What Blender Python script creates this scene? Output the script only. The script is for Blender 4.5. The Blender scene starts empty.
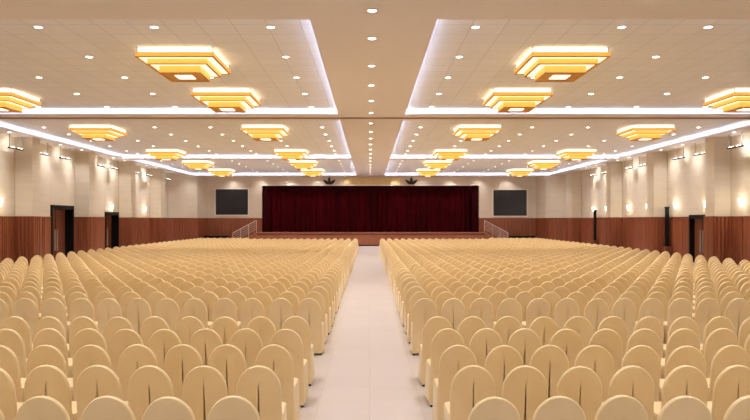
import bpy, math, random
from mathutils import Vector
random.seed(7)
SC = bpy.context.scene
COL = SC.collection
E = 2.16                      # eye height
F = 650.0                     # focal length in pixels of the 750 px wide frame
CEIL = E + 3.78               # soffit level
TRAY = CEIL + 0.22            # recessed tray ceiling
AX = 0.075                    # hall axis
YB = 56.5                     # end wall
WAIN = 2.33                   # top of the wood panelling
STZ = 1.10                    # stage floor

# ---------------------------------------------------------------- helpers
class MB:
    def __init__(s): s.v = []; s.f = []
    def quad(s, a, b, c, d):
        n = len(s.v); s.v += [tuple(a), tuple(b), tuple(c), tuple(d)]; s.f.append((n, n+1, n+2, n+3)); return s
    def poly(s, pts):
        n = len(s.v); s.v += [tuple(p) for p in pts]; s.f.append(tuple(range(n, n+len(pts)))); return s
    def hexa(s, p):           # 4 bottom points, 4 top points
        n = len(s.v); s.v += [tuple(q) for q in p]
        for f in ((3,2,1,0), (4,5,6,7), (0,1,5,4), (1,2,6,5), (2,3,7,6), (3,0,4,7)): s.f.append(tuple(n+i for i in f))
        return s
    def box(s, x0, x1, y0, y1, z0, z1):
        return s.hexa([(x0,y0,z0),(x1,y0,z0),(x1,y1,z0),(x0,y1,z0),(x0,y0,z1),(x1,y0,z1),(x1,y1,z1),(x0,y1,z1)])
    def obox(s, p, d, n, t0, t1, d0, d1, z0, z1):   # box along plan direction d with outward normal n
        P = lambda t, q, z: (p[0]+d[0]*t+n[0]*q, p[1]+d[1]*t+n[1]*q, z)
        return s.hexa([P(t0,d0,z0),P(t1,d0,z0),P(t1,d1,z0),P(t0,d1,z0),P(t0,d0,z1),P(t1,d0,z1),P(t1,d1,z1),P(t0,d1,z1)])
    def rings(s, rings, cap0=True, cap1=True):
        n = len(s.v); k = len(rings[0])
        for r in rings: s.v += [tuple(p) for p in r]
        for i in range(len(rings)-1):
            for j in range(k):
                a = n+i*k+j; b = n+i*k+(j+1) % k
                s.f.append((a, b, b+k, a+k))
        if cap0: s.f.append(tuple(n+j for j in reversed(range(k))))
        if cap1: s.f.append(tuple(n+(len(rings)-1)*k+j for j in range(k)))
        return s
    def lathe(s, prof, seg=16, c=(0,0,0), cap0=True, cap1=True):
        return s.rings([[(c[0]+r*math.cos(2*math.pi*j/seg), c[1]+r*math.sin(2*math.pi*j/seg), c[2]+z) for j in range(seg)] for r, z in prof], cap0, cap1)
    def tube(s, a, b, r, seg=8):
        a, b = Vector(a), Vector(b); d = (b-a).normalized()
        u = d.orthogonal().normalized(); w = d.cross(u)
        return s.rings([[p+u*(r*math.cos(2*math.pi*j/seg))+w*(r*math.sin(2*math.pi*j/seg)) for j in range(seg)] for p in (a, b)])
    def frame(s, w, t, z0, z1):   # square ring, outer half width w, bar width t
        for (x0,x1,y0,y1) in ((-w,w,-w,-w+t), (-w,w,w-t,w), (-w,-w+t,-w+t,w-t), (w-t,w,-w+t,w-t)): s.box(x0,x1,y0,y1,z0,z1)
        return s
    def mesh(s, name, m, smooth=None):
        me = bpy.data.meshes.new(name); me.from_pydata(s.v, [], s.f); me.materials.append(m)
        if smooth:
            me.shade_smooth(); me.set_sharp_from_angle(angle=math.radians(smooth))
        me.update(); return me
    def build(s, name, m, parent=None, loc=(0,0,0), smooth=None):
        o = bpy.data.objects.new(name, s.mesh(name, m, smooth)); COL.objects.link(o)
        o.location = loc; o.parent = parent; return o

def tag(o, label=None, cat=None, group=None, kind=None):
    for k, v in (('label', label), ('category', cat), ('group', group), ('kind', kind)):
        if v: o[k] = v
    return o
def empty(name, loc=(0,0,0), rz=0):
    o = bpy.data.objects.new(name, None); COL.objects.link(o); o.empty_display_size = .2
    o.location = loc; o.rotation_euler = (0,0,rz); return o
def copy_tree(o, parent=None):
    c = o.copy(); COL.objects.link(c); c.parent = parent
    for ch in KIDS.get(o, ()): copy_tree_add(ch, c)
    return c
def copy_tree_add(ch, c):
    d = ch.copy(); COL.objects.link(d); d.parent = c
    for g in KIDS.get(ch, ()): copy_tree_add(g, d)
KIDS = {}
def learn(o):
    KIDS[o] = list(o.children)
    for c in o.children: learn(c)
def place(proto, used, loc, rz=0):
    if not used: o = proto; used.append(1)
    else: o = copy_tree(proto)
    o.location = loc; o.rotation_euler = (0,0,rz); return o
def struct(o): return tag(o, kind='structure')
def spot(loc, power, color, size=150, blend=1.0, rad=.06, aim=(0,0,-1), name='lamp'):
    l = bpy.data.lights.new(name, 'SPOT'); l.energy = power; l.color = color; l.spot_size = math.radians(size); l.spot_blend = blend; l.shadow_soft_size = rad
    o = bpy.data.objects.new(name, l); COL.objects.link(o); o.location = loc
    o.rotation_euler = Vector(aim).to_track_quat('-Z', 'Y').to_euler(); return o
ORD = 'first second third fourth fifth sixth seventh eighth ninth tenth eleventh twelfth thirteenth fourteenth fifteenth sixteenth seventeenth eighteenth nineteenth twentieth twenty-first twenty-second twenty-third twenty-fourth twenty-fifth twenty-sixth'.split()
def nearest(i): return 'nearest' if i == 0 else ORD[i] + ' nearest'

# ---------------------------------------------------------------- materials
def lin(c):
    return tuple(((x/255)/12.92 if x/255 <= .04045 else ((x/255+.055)/1.055)**2.4) for x in c) + (1,)
def mat(name, rgb, rough=.6, metal=0, rgb2=None, scale=(4,4,4), bump=0, bscale=60, sheen=0, spec=.5, coat=0):
    m = bpy.data.materials.new(name); m.use_nodes = True
    nt = m.node_tree; b = nt.nodes['Principled BSDF']
    b.inputs['Base Color'].default_value = lin(rgb); b.inputs['Roughness'].default_value = rough; b.inputs['Metallic'].default_value = metal
    b.inputs['Specular IOR Level'].default_value = spec
    if sheen: b.inputs['Sheen Weight'].default_value = sheen
    if coat: b.inputs['Coat Weight'].default_value = coat
    g = nt.nodes.new('ShaderNodeNewGeometry')
    if rgb2:
        mp = nt.nodes.new('ShaderNodeMapping'); mp.inputs['Scale'].default_value = scale
        nt.links.new(g.outputs['Position'], mp.inputs['Vector'])
        n = nt.nodes.new('ShaderNodeTexNoise'); n.inputs['Scale'].default_value = 1; n.inputs['Detail'].default_value = 3
        nt.links.new(mp.outputs['Vector'], n.inputs['Vector'])
        r = nt.nodes.new('ShaderNodeValToRGB'); r.color_ramp.elements[0].position = .3; r.color_ramp.elements[1].position = .7
        r.color_ramp.elements[0].color = lin(rgb); r.color_ramp.elements[1].color = lin(rgb2)
        nt.links.new(n.outputs['Fac'], r.inputs['Fac']); nt.links.new(r.outputs['Color'], b.inputs['Base Color'])
    if bump:
        n = nt.nodes.new('ShaderNodeTexNoise'); n.inputs['Scale'].default_value = bscale
        nt.links.new(g.outputs['Position'], n.inputs['Vector'])
        bp = nt.nodes.new('ShaderNodeBump'); bp.inputs['Strength'].default_value = bump; bp.inputs['Distance'].default_value = .01
        nt.links.new(n.outputs['Fac'], bp.inputs['Height']); nt.links.new(bp.outputs['Normal'], b.inputs['Normal'])
    return m
def tiles(name, rgb, rgb2, joint, w, h, rough, mortar=.012, off=0):
    m = bpy.data.materials.new(name); m.use_nodes = True
    nt = m.node_tree; b = nt.nodes['Principled BSDF']; b.inputs['Roughness'].default_value = rough
    g = nt.nodes.new('ShaderNodeNewGeometry'); t = nt.nodes.new('ShaderNodeTexBrick')
    t.inputs['Scale'].default_value = 1; t.inputs['Brick Width'].default_value = w; t.inputs['Row Height'].default_value = h
    t.inputs['Mortar Size'].default_value = mortar; t.inputs['Mortar Smooth'].default_value = .2; t.offset = off
    t.inputs['Color1'].default_value = lin(rgb); t.inputs['Color2'].default_value = lin(rgb2); t.inputs['Mortar'].default_value = lin(joint)
    nt.links.new(g.outputs['Position'], t.inputs['Vector']); nt.links.new(t.outputs['Color'], b.inputs['Base Color'])
    return m
def glow(name, rgb, strength):
    m = bpy.data.materials.new(name); m.use_nodes = True
    nt = m.node_tree; nt.nodes.remove(nt.nodes['Principled BSDF'])
    e = nt.nodes.new('ShaderNodeEmission'); e.inputs['Color'].default_value = lin(rgb); e.inputs['Strength'].default_value = strength
    nt.links.new(e.outputs[0], nt.nodes['Material Output'].inputs['Surface']); return m
def lit(name, rgb, strength):     # translucent lamp panel, lit from inside
    m = mat(name, rgb, .5)
    b = m.node_tree.nodes['Principled BSDF']; b.inputs['Emission Color'].default_value = lin(rgb); b.inputs['Emission Strength'].default_value = strength
    return m

M = dict(
    cloth=mat('cream_satin', (236,208,155), .5, rgb2=(242,217,170), scale=(2.3,1.4,2.3), sheen=.25, bump=.06, bscale=45),
    dark=mat('dark_metal', (30,22,18), .4, .3),
    floor=tiles('floor_tile', (208,196,192), (204,192,187), (192,179,174), .6, .6, .28, .005),
    soffit=mat('soffit_paint', (222,213,210), .85),
    tray=tiles('tray_tile', (226,224,226), (222,220,222), (204,201,202), .7, .7, .9, .012),
    cove=mat('cove_white', (240,240,242), .9),
    led=glow('cove_led', (208,223,255), 17.0),
    wall=mat('wall_paper', (212,199,180), .8, rgb2=(206,192,171), scale=(.6,.6,7)),
    wood=mat('red_wood', (154,86,55), .42, rgb2=(122,62,38), scale=(9,9,.5)),
    wood2=mat('stage_wood', (168,100,72), .4, rgb2=(150,86,60), scale=(2,2,9)),
    door=mat('door_veneer', (126,70,44), .4, rgb2=(104,56,34), scale=(12,12,.6)),
    black=mat('black_lacquer', (9,8,8), .5, spec=.2),
    steel=mat('brushed_steel', (190,186,180), .3, .9),
    white_metal=mat('pale_rail', (222,210,200), .35, .2),
    screen=mat('screen_black', (24,26,31), .25),
    sframe=mat('screen_frame', (226,216,204), .5),
    velvet=mat('maroon_velvet', (82,3,15), .9, rgb2=(56,2,10), scale=(3,3,.2), spec=.1),
    velvet2=mat('dark_velvet', (52,3,11), .9, spec=.1),
    gold=mat('gold_panel', (222,196,142), .45, 0, rgb2=(206,176,118), scale=(6,6,.6)),
    emblem=mat('emblem_bronze', (42,34,36), .5, .2),
    amber=lit('amber_panel', (246,186,84), .38),
    amber_wood=mat('amber_trim', (206,142,52), .5),
    lamp_white=glow('lamp_white', (255,236,200), 2.6),
    ledge=glow('ledge_glow', (255,230,180), 1.4),
    lens=glow('downlight_lens', (255,246,232), 9.0),
    ring=mat('downlight_ring', (232,228,222), .5),
    sconce=glow('sconce_glass', (255,232,190), 6.0),
    joint=mat('joint_brown', (150,122,104), .7),
)
WARM = (1.0, .88, .72); NEUT = (1.0, .98, .955)

# ---------------------------------------------------------------- floor
struct(MB().box(-18,18,-4,60,-.1,0).build('floor', M['floor']))

# ---------------------------------------------------------------- ceiling, trays, coves
TRAYS = []                     # x0,x1,y0,y1 openings
for s in (-1, 1):
    for (y0, y1) in ((12.25,23.4), (24.72,40.0), (41.0,55.1)):
        a, b = (AX-1.2, -15.15) if s < 0 else (AX+1.2, 15.3)
        TRAYS.append((min(a,b), max(a,b), y0, y1))
xs = sorted({-18.0, 18.0, *[t[0] for t in TRAYS], *[t[1] for t in TRAYS]})
ys = sorted({-4.0, 24.02, 24.10, 60.0, *[t[2] for t in TRAYS], *[t[3] for t in TRAYS]})
mb = MB()
for i in range(len(xs)-1):
    for j in range(len(ys)-1):
        cx, cy = (xs[i]+xs[i+1])/2, (ys[j]+ys[j+1])/2
        if any(t[0] < cx < t[1] and t[2] < cy < t[3] for t in TRAYS): continue
        if abs(cy-24.06) < .05: continue          # open movement joint across the hall
        mb.box(xs[i], xs[i+1], ys[j], ys[j+1], CEIL, CEIL+.05)
struct(mb.build('ceiling', M['soffit']))
struct(MB().box(-16.2,16.4,23.97,24.13,CEIL-.035,CEIL+.06).build('trim_1', M['joint']))
R = .32                        # recess behind the lip
for (x0,x1,y0,y1) in TRAYS:
    X0,X1,Y0,Y1 = x0-R, x1+R, y0-R, y1+R
    struct(MB().box(X0,X1,Y0,Y1,TRAY,TRAY+.05).build('ceiling_tray', M['tray']))
    mb = MB()
    for q in ((X0-.03,X0,Y0,Y1), (X1,X1+.03,Y0,Y1), (X0,X1,Y0-.03,Y0), (X0,X1,Y1,Y1+.03)): mb.box(*q, CEIL+.05, TRAY)
    struct(mb.build('trim_2', M['cove']))
    mb = MB(); g, w = .10, .04
    for q in ((x0-g-w,x0-g,y0-g,y1+g), (x1+g,x1+g+w,y0-g,y1+g), (x0-g,x1+g,y0-g-w,y0-g), (x0-g,x1+g,y1+g,y1+g+w)): mb.box(*q, CEIL+.052, CEIL+.066)
    struct(mb.build('trim_3', M['led']))

# ---------------------------------------------------------------- walls, pilasters, wood panelling
def along(path):
    out = []
    for a, b in zip(path[:-1], path[1:]):
        d = Vector((b[0]-a[0], b[1]-a[1], 0)); L = d.length; d.normalize(); out.append((a, d, L))
    return out
def side_path(X, P, pils, corner, s):
    pts = [(X, -4.0)]
    for (y0, y1) in pils: pts += [(X, y0), (P, y0), (P, y1), (X, y1)]
    return pts + corner
def wall_and_wainscot(path, side, doors, trimname, sgn):
    w, t = MB(), MB()
    k = 0
    for a, d, L in along(path):
        n = Vector((-d.y, d.x, 0)) * sgn          # towards the room
        gaps = []
        if abs(d.x) < .01:
            for (y0, y1, zt) in doors:
                t0, t1 = y0-a[1], y1-a[1]
                if t0 > 0 and t1 < L and L > 3: gaps.append((t0, t1, zt))
        cuts = [0.0]; spans = []
        for (t0, t1, zt) in gaps: spans.append((cuts[-1], t0, WAIN, True)); spans.append((t0, t1, zt, False)); cuts.append(t1)
        spans.append((cuts[-1], L, WAIN, True))
        for (t0, t1, z0, wood) in spans:
            k_ = .004; w.obox(a, d, n, t0+k_, t1-k_, -.15, 0, z0, CEIL)
            if not wood: continue
            t.obox(a, d, n, t0+k_, t1-k_, -.15, .015, 0, WAIN-.03)
            t.obox(a, d, n, t0+k_*2, t1-k_*2, -.15, .085, WAIN-.03, WAIN)
            q = t0+.01; slat = (t1-t0) < 1.2
            while q < t1-.03:                     # bands of narrow battens between wide flush boards
                if slat or (k % 22) > 11:
                    e = min(q+.11, t1-.01); t.obox(a, d, n, q, e, .015, .075, 0, WAIN-.03); q += .17
                else:
                    e = min(q+.29, t1-.01); t.obox(a, d, n, q, e, .015, .035, 0, WAIN-.03); q += .30
                k += 1
    struct(w.build('wall_'+side, M['wall'])); struct(t.build(trimname, M['wood']))
LX, LP, RX, RP = -16.2, -15.4, 16.4, 15.65
LPIL = [(23.6,24.3), (29.7,30.4), (35.75,36.5), (42.0,42.8), (48.0,48.9)]
RPIL = [(23.4,24.2), (29.5,30.3), (35.8,36.7), (42.2,43.0), (50.3,51.7)]
LDOOR = [(33.0,35.5,2.93), (39.75,41.85,2.66)]
RDOOR = [(31.35,33.25,2.42)]
LC = [(LX,52.2), (-14.5,54.7), (-14.1,YB)]
RC = [(RX,52.6), (14.9,55.0), (14.47,YB)]
wall_and_wainscot(side_path(LX, LP, LPIL, LC, -1), 'left', LDOOR, 'trim_4', -1)
wall_and_wainscot(side_path(RX, RP, RPIL, RC, 1), 'right', RDOOR, 'trim_5', 1)
# end wall around the curtain opening
OX0, OX1, OZ = -9.35, 9.52, 5.16
mb = MB(); mb.box(-14.3,OX0,YB,YB+.3,WAIN,CEIL); mb.box(OX1,14.7,YB,YB+.3,WAIN,CEIL); mb.box(OX0,OX1,YB,YB+.3,OZ,CEIL)
struct(mb.build('wall_back', M['wall']))
mb = MB()
for (a, b) in ((-14.3,OX0), (OX1,14.7)):
    mb.box(a,b,YB-.015,YB+.3,0,WAIN-.03); mb.box(a,b,YB-.06,YB+.3,WAIN-.03,WAIN)
    q = a+.02; k = 0
    while q < b-.12:
        mb.box(q,q+.11,YB-.05,YB-.015,0,WAIN-.03); q += .15; k += 1
struct(mb.build('trim_6', M['wood']))
struct(MB().box(OX0-.08,OX1+.08,YB-.05,YB+.3,OZ-.01,OZ+.07).build('trim_7', M['sframe']))
struct(MB().box(-18,18,-4.2,-4,0,CEIL).build('wall_front', M['wall']))
struct(MB().box(OX0-.2,OX1+.2,58.6,58.7,0,CEIL).box(OX0-.2,OX0,YB+.3,58.6,0,CEIL).box(OX1,OX1+.2,YB+.3,58.6,0,CEIL).box(OX0-.2,OX1+.2,YB+.3,58.6,OZ+.2,OZ+.3).build('wall_stage', M['black']))

# ---------------------------------------------------------------- doors (recessed black portals)
def portal(n, X, y0, y1, zt, s, dep=.42):
    """s = +1 for the left wall (room towards +x)"""
    m = MB(); fw = .13
    xi, xo = X-s*dep, X+s*.07
    a, b = min(xi,xo), max(xi,xo)
    m.box(a,b,y0,y0+fw,0,zt); m.box(a,b,y1-fw,y1,0,zt); m.box(a,b,y0+fw,y1-fw,zt-.2,zt)
    root = struct(m.build('door_%d' % n, M['black']))
    mid = (y0+y1)/2
    for (u0, u1, hy) in ((y0+fw+.01, mid-.05, mid-.13), (mid+.05, y1-fw-.01, mid+.13)):
        xa, xb = sorted((xi, xi+s*.06))
        lf = MB().box(xa,xb,u0,u1,0.01,zt-.21).build('door_leaf', M['door'], root)
        hx = xi+s*.11
        h = MB(); h.tube((hx,hy,.55),(hx,hy,1.65),.03)
        for z in (.70,1.5): h.tube((hx,hy,z),(xi+s*.05,hy,z),.013)
        h.build('door_handle', M['steel'], lf)
    xa, xb = sorted((xi, xi+s*.03))
    MB().box(xa,xb,mid-.05,mid+.05,0.01,zt-.21).build('door_stop', M['black'], root)
    xa, xb = sorted((xi-s*.01, xi-s*.06))
    MB().box(xa,xb,y0,y1,0,zt).build('backing', M['black'], root)
portal(1, LX, *LDOOR[0], 1); portal(2, LX, *LDOOR[1], 1); portal(3, RX, *RDOOR[0], -1, .22)

# tall narrow black uprights by the right wall
for (y, lab) in ((35.3, 'tall narrow black upright on a brown plinth, beside the right-hand doorway'), (46.6, 'tall narrow dark upright by the right wall, the one farther from the doorway')):
    r = tag(empty('upright_panel', (RX-.24, y, 0)), lab, 'upright panel', None)
    MB().box(-.17,.17,-.28,.28,0,.72).build('plinth', M['door'], r)
    MB().box(-.07,.07,-.11,.11,.72,2.86).box(-.085,.085,-.125,.125,2.80,2.88).box(-.1,.1,-.14,.14,.72,.76).build('panel', M['black'], r)

# ---------------------------------------------------------------- stage
SX0, SX1, SY = -9.4, 9.55, 54.0
mb = MB()
mb.box(SX0,SX1,SY,YB+1.9,0,STZ-.14)
x = SX0
while x < SX1-.05:                                   # riser boards with open joints
    mb.box(x+.008, min(x+1.2,SX1)-.008, SY-.02, SY, .1, STZ-.16); x += 1.2
struct(mb.build('stage_platform', M['wood2']))
struct(MB().box(SX0-.05,SX1+.05,SY-.12,YB+1.9,STZ-.07,STZ).build('stage_floor', M['wood2']))
struct(MB().box(SX0,SX1,SY-.0,SY+.3,STZ-.14,STZ-.07).box(SX0,SX1,SY-.035,SY,0,.1).build('trim_shadow_strip', M['black']))  # black strip paints the shadow line under the nosing; low black base trim

# curtain: pleated drape, with dark side legs and a header valance
def pleats(x0, x1, y, z0, z1, amp, step, hem=0):
    m = MB(); n = int((x1-x0)/step); rows = []
    for zi in range(5):
        z = z0+(z1-z0)*zi/4; row = []
        for i in range(n+1):
            xx = x0+(x1-x0)*i/n; ph = i*.5*math.pi
            yy = y+amp*math.sin(ph)*(1+.25*math.sin(xx*1.7))*(1-.35*zi/4)+amp*.5*math.sin(xx*2.1+zi*.15)
            row.append((xx, yy, z+(hem*abs(math.sin(ph*.25)) if zi == 0 else 0)))
        rows.append(row)
    b = len(m.v)
    for r_ in rows: m.v += r_
    for zi in range(4):
        for i in range(n): m.f.append((b+zi*(n+1)+i, b+zi*(n+1)+i+1, b+(zi+1)*(n+1)+i+1, b+(zi+1)*(n+1)+i))
    return m
r = tag(empty('stage_curtain', (0, YB+.85, STZ)), 'wide pleated maroon velvet curtain closing the stage', 'curtain')
mid = (OX0+OX1)/2
pleats(OX0+.02, mid, 0, .02, OZ-STZ+.1, .15, .11).build('drape', M['velvet'], r, smooth=60)
pleats(mid-.05, OX1-.02, .05, .02, OZ-STZ+.1, .15, .11).build('drape', M['velvet'], r, smooth=60)
r = tag(empty('curtain_valance', (0, YB+.5, 4.62)), 'dark gathered valance across the top of the stage curtain', 'valance')
pleats(OX0+.02, OX1-.02, 0, 0, OZ-4.62+.1, .06, .09, .06).build('drape', M['velvet2'], r, smooth=60)
for (a, b, lab) in ((OX0+.02, OX0+.5, 'narrow dark side drape at the left end of the stage curtain'), (OX1-.5, OX1-.02, 'narrow dark side drape at the right end of the stage curtain')):
    tag(pleats(a, b, YB+.2, STZ+.02, 4.9, .05, .06).build('side_drape', M['velvet2'], smooth=60), lab, 'curtain', 'dark side drapes of the stage')

# gold panel and leaf emblems above the curtain
tag(MB().box(-2.25,2.75,YB-.06,YB-.003,OZ+.09,CEIL-.10).build('gold_panel', M['gold']), 'long gold panel on the wall above the middle of the curtain', 'wall panel')
def leaf(m, ang, L, W, base):
    pr = []; N = 10
    for i in range(N+1):
        t = i/N; w = W*math.sin(math.pi*min(1, t*.86+.14))**.9*(1-t*.15) if t < 1 else 0
        pr.append((t*L, w))
    pts = [(t, w) for t, w in pr]+[(t, -w) for t, w in reversed(pr[:-1])]
    c, s_ = math.cos(ang), math.sin(ang)
    P = lambda p, y, k: (base[0]+c*p[1]*k+s_*p[0], y, base[1]-s_*p[1]*k+c*p[0])
    m.rings([[P(p, -.02, 1) for p in pts], [P(p, -.07, 1) for p in pts], [P(p, -.10, .55) for p in pts]])
for (x, lab) in (((329.3-369.5)*YB/F, 'dark three-leaf emblem over the curtain, left of the gold panel'), ((411.3-369.5)*YB/F, 'dark three-leaf emblem over the curtain, right of the gold panel')):
    r = tag(empty('leaf_emblem', (x, YB, OZ+.08)), lab, 'emblem', 'leaf emblems above the curtain')
    for a, L, b in ((0,.68,(0,.02)), (.88,.64,(.05,.02)), (-.88,.64,(-.05,.02))):
        m = MB(); leaf(m, a, L, .13, b); m.build('leaf', M['emblem'], r)
    MB().box(-.03,.03,-.02,0,.05,.4).box(-.3,.3,-.02,0,.14,.19).build('mounting_bar', M['emblem'], r)

# screens
for (x0, x1, z0, z1, lab) in ((215.8,248.2,189.2,214.8,'black screen in pale frame on the end wall, left of the curtain'), (493.2,526.6,190.0,215.8,'black screen in pale frame on the end wall, right of the curtain')):
    X0, X1 = (x0-369.5)*YB/F, (x1-369.5)*YB/F; Z1, Z0 = E+(220-z0)*YB/F, E+(220-z1)*YB/F
    r = tag(empty('wall_screen', ((X0+X1)/2, YB, Z0)), lab, 'screen', 'screens beside the stage')
    w = (X1-X0)/2; h = Z1-Z0; m = MB(); t = .09
    m.box(-w-t,w+t,-.09,0,-t,0); m.box(-w-t,w+t,-.09,0,h,h+t); m.box(-w-t,-w,-.09,0,0,h); m.box(w,w+t,-.09,0,0,h)
    m.build('frame', M['sframe'], r); MB().box(-w,w,-.05,0,0,h).build('panel', M['screen'], r)

# side stairs with railings
def stairs(x_out, x_in, lab, lab2):
    s = 1 if x_in > x_out else -1
    n = 6; run = (x_in-x_out)/n
    r = tag(empty('side_stairs', (x_out, 55.3, 0)), lab, 'stairs', 'stairs up to the stage')
    for i in range(n):
        a, b = sorted((run*i, run*n-s*.06))
        MB().box(a,b,-.75,.75,STZ/n*i*.96,STZ/n*(i+1)*.96).build('step', M['wood2'], r)
    g = tag(empty('stair_railing', (x_out, 54.45, 0)), lab2, 'railing', 'railings of the stage stairs')
    z = lambda t: STZ*.96*t
    L = x_in-x_out
    for k, h in enumerate((1.02,.84,.66,.48,.30)):
        MB().tube((0,0,h+z(0)+.05),(L,0,h+z(1)+.05),.024 if k == 0 else .012).build('handrail' if k == 0 else 'rail', M['white_metal'], g)
    for i in range(4):
        t = i/3; MB().tube((L*t,0,0.0 if i == 0 else z(t)*.8),(L*t,0,1.04+z(t)+.03),.016).build('post', M['white_metal'], g)
stairs(-11.45, -9.47, 'short wooden stairs rising to the left end of the stage', 'pale sloping stair railing at the left end of the stage')
stairs(11.6, 9.62, 'short wooden stairs rising to the right end of the stage', 'pale sloping stair railing at the right end of the stage')
for (a, b, lab) in ((-14.0,-11.95,'long low black table at the foot of the end wall, below the left screen'), (11.85,14.0,'long low black table at the foot of the end wall, below the right screen')):
    r = tag(empty('low_table', ((a+b)/2, 55.2, 0)), lab, 'table', 'low black tables under the screens'); w = (b-a)/2
    MB().box(-w,w,-.35,.35,.76,.82).build('tabletop', M['black'], r)
    MB().box(-w+.05,w-.05,-.32,.32,.02,.76).build('table_skirt', M['velvet2'], r)

# ---------------------------------------------------------------- downlights
def make_downlight():
    o = MB().lathe([(.085,0),(.098,-.004),(.098,-.016),(.085,-.020),(.072,-.010)], 16, cap0=True, cap1=False).build('downlight', M['ring'], smooth=40)
    MB().lathe([(.073,-.008),(.073,-.014)], 16).build('lens', M['lens'], o)
    learn(o); return o
DL = make_downlight(); DU = []
P_DL = 150
def downlight(x, y, z, lab, group, power=P_DL, color=NEUT, size=122, blend=1.0, aim=(0,0,-1)):
    o = place(DL, DU, (x, y, z)); tag(o, lab, 'downlight', group)
    if power: spot((x, y, z-.03), power, color, size, blend, .07, aim)
    return o
CENTRE = [11.7,13.5,15.9,18.2,20.55,22.9,25.35,27.8,30.1,32.4,34.8,37.1,39.5,41.8,44.2,46.5,48.9,51.2,53.6]
for i, y in enumerate(CENTRE):
    downlight(.05, y, CEIL, 'round downlight in the plain centre ceiling strip, %s of the line' % nearest(i), 'downlights in the centre strip')
FIX = {0: (15.9,20.6), 1: (28.2,37.6), 2: (44.6,51.7)}
FIXX = (-11.75,-4.5,4.65,11.95)
ROWS = {0: (13.45,15.9,18.2,20.55,22.9), 1: (28.0,30.3,32.75,35.1,37.5,39.3), 2: (43.8,46.2,48.7,51.5,53.6)}
COLS = (2.12,4.53,6.93,9.33,11.75,14.1)
TN = ('near','middle','far')
for t in range(3):
    for s in (-1, 1):
        side = 'left' if s < 0 else 'right'
        for i, y in enumerate(ROWS[t]):
            for k, c in enumerate(COLS):
                x = AX+s*c
                if s > 0 and t == 0 and i == 0 and k == 1: x = 5.22
                if any(abs(x-fx) < 1.1 and abs(y-fy) < 1.25 for fx in FIXX for fy in FIX[t]): continue
                downlight(x, y, TRAY, 'round downlight in %s %s ceiling tray, %s row, %s from the centre strip' % (TN[t], side, nearest(i), ORD[k]), 'downlights in the ceiling trays')
# wall washers over the end wall
WX = [-11.75,-9.3,-6.95,-4.5,-2.1,2.2,4.6,7.0,9.45,11.9]
for i, x in enumerate(WX):
    if i < 5: lab = 'round downlight at the foot of the end wall ceiling, %s from the left' % ORD[i]
    else: lab = 'round downlight at the head of the end wall, %s from the right' % ORD[9-i]
    lab = 'round downlight in the ceiling edge above the end wall, %s from the %s' % (ORD[i] if i < 5 else ORD[9-i], 'left' if i < 5 else 'right')
    downlight(x, 55.75, CEIL, lab, 'downlights over the end wall', 80, NEUT, 110, 1.0, (0,.3,-1))
# wall washers and hanging lamp bars along the side walls
BAR_L = [29.0,31.35,33.7,38.3,40.2,44.0,46.6,51.0]
BAR_R = [28.4,31.4,33.6,38.0,40.0,44.2,46.5]
DLW = [26.2,27.9,32.5,34.9,39.2,41.0,45.0,47.0]
def make_bar():
    r = empty('hanging_light_bar')
    for y in (-.5,.5): MB().tube((0,y,0),(0,y,-.57),.026).lathe([(.04,0),(.04,-.02)],10,(0,y,0)).build('rod', M['steel'], r)
    b = MB().box(-.06,.06,-.55,.55,-.63,-.57).build('bar', M['emblem'], r)
    for y in (-.3,.3): MB().box(-.045,.045,y-.16,y+.16,-.57,-.555).build('lens', M['lens'], b)
    learn(r); return r
BAR = make_bar(); BU = []
for side, X, ys_ in (('left', LX+.42, BAR_L), ('right', RX-.42, BAR_R)):
    s = 1 if side == 'left' else -1
    for i, y in enumerate(ys_):
        o = place(BAR, BU, (X, y, CEIL))
        tag(o, 'small light bar hung on two rods by the %s wall, %s of its line' % (side, nearest(i)), 'hanging light', 'hanging light bars along the side walls')
        spot((X+s*.05, y, CEIL-.50), 11, (.93,.96,1.0), 140, 1.0, .08, (-s*.8,0,.05))
    for i, y in enumerate(DLW):
        downlight(LX+.75 if s > 0 else RX-.75, y, CEIL, 'round downlight in the plain ceiling edge along the %s wall, %s of its line' % (side, nearest(i)), 'downlights along the side walls', 135, (.95,.97,1.0), 115, 1.0, (-s*.3,0,-1))
# unseen lamps added over and behind the camera to light the near chair backs
for y in (9.2, 6.6, 4.0, 1.4, -1.5):
    for x in (-11.7,-7,-2.4,2.4,7,11.7): spot((x, y, CEIL-.03), 225, NEUT, 122, 1.0, .08)

# ---------------------------------------------------------------- wall sconces
def make_sconce():
    r = empty('wall_sconce')
    MB().box(0,.03,-.07,.07,-.14,.14).build('back_plate', M['steel'], r)
    half = lambda rad, z: [(.02+rad*math.cos(a), rad*math.sin(a), z) for a in [(-.5+j/8)*math.pi for j in range(9)]]
    MB().rings([half(.07,-.16), half(.12,.02), half(.15,.16)]).build('lamp_shade', M['sconce'], r, smooth=40)
    learn(r); return r
SCN = make_sconce(); SU = []
for side, X, rz, ys_ in (('left', LX, 0, (28.4,40.7,46.7)), ('right', RX, math.pi, (28.6,31.6,34.7,38.2,41.0,44.8,47.4))):
    for i, y in enumerate(ys_):
        o = place(SCN, SU, (X, y, 2.92), rz)
        tag(o, 'small glowing sconce on the %s wall just above the wood panelling, %s' % (side, nearest(i)), 'wall lamp', 'wall sconces')
        l = bpy.data.lights.new('lamp', 'POINT'); l.energy = 9; l.color = WARM; l.shadow_soft_size = .08
        p = bpy.data.objects.new('lamp', l); COL.objects.link(p); p.location = (X+(.28 if rz == 0 else -.28), y, 2.98)

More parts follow.
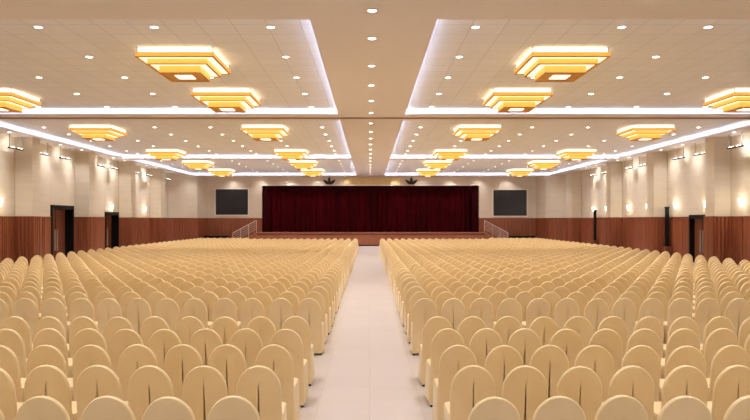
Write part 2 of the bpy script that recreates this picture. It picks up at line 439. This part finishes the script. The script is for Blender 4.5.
# ---------------------------------------------------------------- tiered chandeliers
def make_chandelier():
    r = empty('tiered_chandelier')          # origin on the tray ceiling
    W = (.905, .70, .49)
    Z = ((-.12,-.22), (-.222,-.34), (-.342,-.50))     # amber ring top/bottom
    for k in range(3):
        w = W[k]; zt, zb = Z[k]; top = -.02 if k == 0 else Z[k-1][1]
        if k == 0: MB().box(-w+.05,w-.05,-w+.05,w-.05,zt,top-.003).build('glow_box', M['lamp_white'], r)
        t = MB().frame(w,.03,zb,zt).build('tier', M['amber'], r)
        m = MB().frame(w+.006,.045,zb-.018,zb); m.build('tier_rim', M['amber_wood'], t)
        if k < 2: MB().box(-w+.045,w-.045,-w+.045,w-.045,zb-.004,zb+.02).build('ledge_panel', M['ledge'], r)
    MB().frame(W[2]-.031,.25,-.504,-.485).build('bottom_plate', M['amber_wood'], r)
    MB().box(-.205,.205,-.205,.205,-.510,-.485).build('diffuser', M['lamp_white'], r)
    for x in (-.8,.8):
        for y in (-.8,.8):
            MB().tube((x*1.09,y*1.09,0),(x*1.09,y*1.09,-.125),.012).lathe([(.035,0),(.035,-.015)],10,(x*1.09,y*1.09,0)).build('rod', M['steel'], r)
    learn(r); return r
CH = make_chandelier(); CU = []
k = 0
for t in range(3):
    for q, y in enumerate(FIX[t]):
        for x in FIXX:
            if abs(x) > 8 and y < 18: continue          # outside the frame
            side = 'left' if x < 0 else 'right'; col = 'outer' if abs(x) > 8 else 'inner'
            n_ = 2*t+q - (1 if col == 'outer' else 0)
            o = place(CH, CU, (x, y, TRAY))
            tag(o, 'gold three-tiered square ceiling lamp, %s column of the %s ceiling side, %s' % (col, side, nearest(n_)), 'chandelier', 'tiered gold ceiling lamps')
            spot((x, y, TRAY-.55), 60, WARM, 150, 1.0, .15)

# ---------------------------------------------------------------- chairs
def chair_meshes(nar=14, fine=True):
    """cloth-covered banquet chair, facing +y; returns MBs of back cover, seat cover, skirt, legs"""
    hw = .194
    side = [.03,.20,.40,.54,.695] if fine else [.03,.40,.695]
    def halfw(z): return .204-(z/.65)*.010 if z < .69 else hw
    L = [(-halfw(z), z) for z in side]
    arch = [(-hw*math.cos(math.pi*j/nar), .695+.225*math.sin(math.pi*j/nar)) for j in range(1, nar)]
    out = L+arch+[(-x, z) for x, z in reversed(L)]
    lean = lambda z: -max(0, z-.42)*.13
    cz = .52
    def ring(y, inset):
        r = []
        for i, (x, z) in enumerate(out):
            xx = x*(1-inset/.21); zz = z-inset*max(0, (z-.55)/.37)
            r.append((xx, y+lean(zz), zz))
        return r
    back = MB()
    ys_ = [(-.192,.012), (-.199,.002), (-.215,0), (-.230,.002), (-.236,.008)] if fine else [(-.194,.007), (-.215,0), (-.235,.007)]
    back.rings([ring(y, i) for y, i in reversed(ys_)], cap0=False, cap1=False)
    # caps in strips; the rear one is parted by a pleat that opens downwards
    def cap(y, inset, rear):
        rg = ring(y, inset); n = len(rg); h = n//2
        for sgn in (0, 1):
            cols = []
            for i in range(h):
                p = rg[i] if sgn == 0 else rg[n-1-i]; z = p[2]
                s = 0 if (not rear or z > .76) else .003+.013*(.76-z)/.73
                bulge = -.012*(1-abs(2*z/.92-1)**2) if rear else 0
                cols.append((p, (p[0]*.5, p[1]+bulge, z), ((-s if sgn == 0 else s), p[1]+bulge*1.1, z)))
            tp = rg[h]
            b = len(back.v)
            for c in cols: back.v += list(c)
            back.v.append(tp); ti = len(back.v)-1
            for i in range(h-1):
                for q in range(2):
                    f = (b+i*3+q, b+i*3+q+1, b+(i+1)*3+q+1, b+(i+1)*3+q)
                    back.f.append(f if (sgn == 0) == rear else f[::-1])
            e = b+(h-1)*3
            for q in range(2): back.f.append((e+q, e+q+1, ti) if (sgn == 0) == rear else (ti, e+q+1, e+q))
    cap(ys_[-1][0], ys_[-1][1], True); cap(ys_[0][0], ys_[0][1], False)
    def rr(hx, y0, y1, rad, z, k=3, wave=0):
        pts = []; cs = ((hx-rad, y1-rad, 0), (-hx+rad, y1-rad, 1), (-hx+rad, y0+rad, 2), (hx-rad, y0+rad, 3))
        for cx, cy, q in cs:
            for j in range(k+1):
                a = (q+j/k)*math.pi/2; d = rad+wave*((j+q) % 2)
                pts.append((cx+d*math.cos(a), cy+d*math.sin(a), z))
        return pts
    k = 4 if fine else 2
    seat = MB(); seat.rings([rr(.198,-.19,.235,.05,.40,k), rr(.201,-.19,.24,.055,.44,k), rr(.194,-.19,.232,.06,.465,k), rr(.16,-.16,.19,.08,.478,k)], False, True)
    sk = MB(); sk.rings([rr(.203,-.19,.25,.05,.03,k,.010), rr(.201,-.19,.244,.05,.22,k,.005), rr(.198,-.19,.236,.05,.40,k)], False, False)
    legs = [MB().lathe([(.014,0),(.016,.01),(.014,.38)], 8, (x, y, 0)) for x in (-.18,.18) for y in (-.205,.21)]
    return back, seat, sk, legs
bk, st, sk, lg = chair_meshes()
PRO = empty('banquet_chair')
bk.build('back_cover', M['cloth'], PRO, smooth=50); st.build('seat_cover', M['cloth'], PRO, smooth=50); sk.build('skirt', M['cloth'], PRO, smooth=50)
for l in lg: l.build('leg', M['dark'], PRO, smooth=40)
learn(PRO)
LOW = MB()
for m in chair_meshes(8, False)[:3]:
    n = len(LOW.v); LOW.v += m.v; LOW.f += [tuple(i+n for i in f) for f in m.f]

ROWY = [4.57, 5.54, 6.45, 7.43, 8.37]
y = 10.33
while y < 44.9: ROWY.append(y); y += .91 if y > 12 else .93
CHY0 = -.24                                           # rear face of a chair relative to its origin
seats = []
for r_, y in enumerate(ROWY + [ROWY[-1]+.91, ROWY[-1]+1.82]):
    extra = r_ >= len(ROWY)
    for s in (-1, 1):
        for c in range(25):
            if extra and c < 17: continue
            x = -.96-.454*c if s < 0 else .88+.454*c
            jx, jy, jr = max(-.012,min(.012,random.gauss(0,.007))), random.gauss(0,.016), max(-.038,min(.038,random.gauss(0,.02)))
            seats.append((x+jx, y-CHY0+.05+jy, jr, r_, s, c))
def in_view(q):
    x, y = q[0], q[1]-.24
    u = 369.5+F*x/y; w = F*.21/y
    top = 220+F*(E-.92)/y
    return u+w > 2 and u-w < 748 and top < 416
seats.sort(key=lambda q: (not in_view(q), q[1]**2+0*q[0]))
vis = [q for q in seats if in_view(q)]
near, rest = vis[:300], vis[300:]+[q for q in seats if not in_view(q)]
used = []
for (x, y, a, r_, s, c) in near:
    o = place(PRO, used, (x, y, 0), a)
    side = 'left' if s < 0 else 'right'
    where = 'right beside the centre aisle' if c == 0 else '%s out from the aisle' % ORD[c]
    where = 'at the centre aisle' if c == 0 else '%s from the centre aisle' % ORD[c]
    tag(o, 'cream cloth-covered chair, %s block, %s row, %s' % (side, nearest(r_), where), 'chair', 'covered chairs of the nearer rows')
big = MB()
for (x, y, a, *_q) in rest:
    n = len(big.v); ca, sa = math.cos(a), math.sin(a)
    big.v += [(x+ca*p[0]-sa*p[1], y+sa*p[0]+ca*p[1], p[2]) for p in LOW.v]
    big.f += [tuple(i+n for i in f) for f in LOW.f]
tag(big.build('covered_chairs', M['cloth'], smooth=50), 'cream cloth-covered chairs filling the farther rows up to the stage', 'chairs', None, 'stuff')

# ---------------------------------------------------------------- world, camera, colour management
w = bpy.data.worlds.new('World'); SC.world = w; w.use_nodes = True
w.node_tree.nodes['Background'].inputs[0].default_value = (.9,.85,.8,1); w.node_tree.nodes['Background'].inputs[1].default_value = .02
cd = bpy.data.cameras.new('Camera'); cam = bpy.data.objects.new('Camera', cd); COL.objects.link(cam)
cam.location = (0,0,E); cam.rotation_euler = (math.pi/2,0,0)
cd.sensor_width = 36; cd.sensor_fit = 'HORIZONTAL'; cd.lens = 36*F/750
cd.shift_x = 5.5/750; cd.shift_y = 10/750; cd.clip_end = 200; cd.clip_start = .05
SC.camera = cam
SC.view_settings.view_transform = 'Standard'; SC.view_settings.look = 'None'; SC.view_settings.gamma = 1; SC.view_settings.use_curve_mapping = False
SC.view_settings.exposure = 0.45
SC.cycles.use_light_tree = True
SC.cycles.max_bounces = 6; SC.cycles.diffuse_bounces = 4; SC.cycles.sample_clamp_indirect = 4
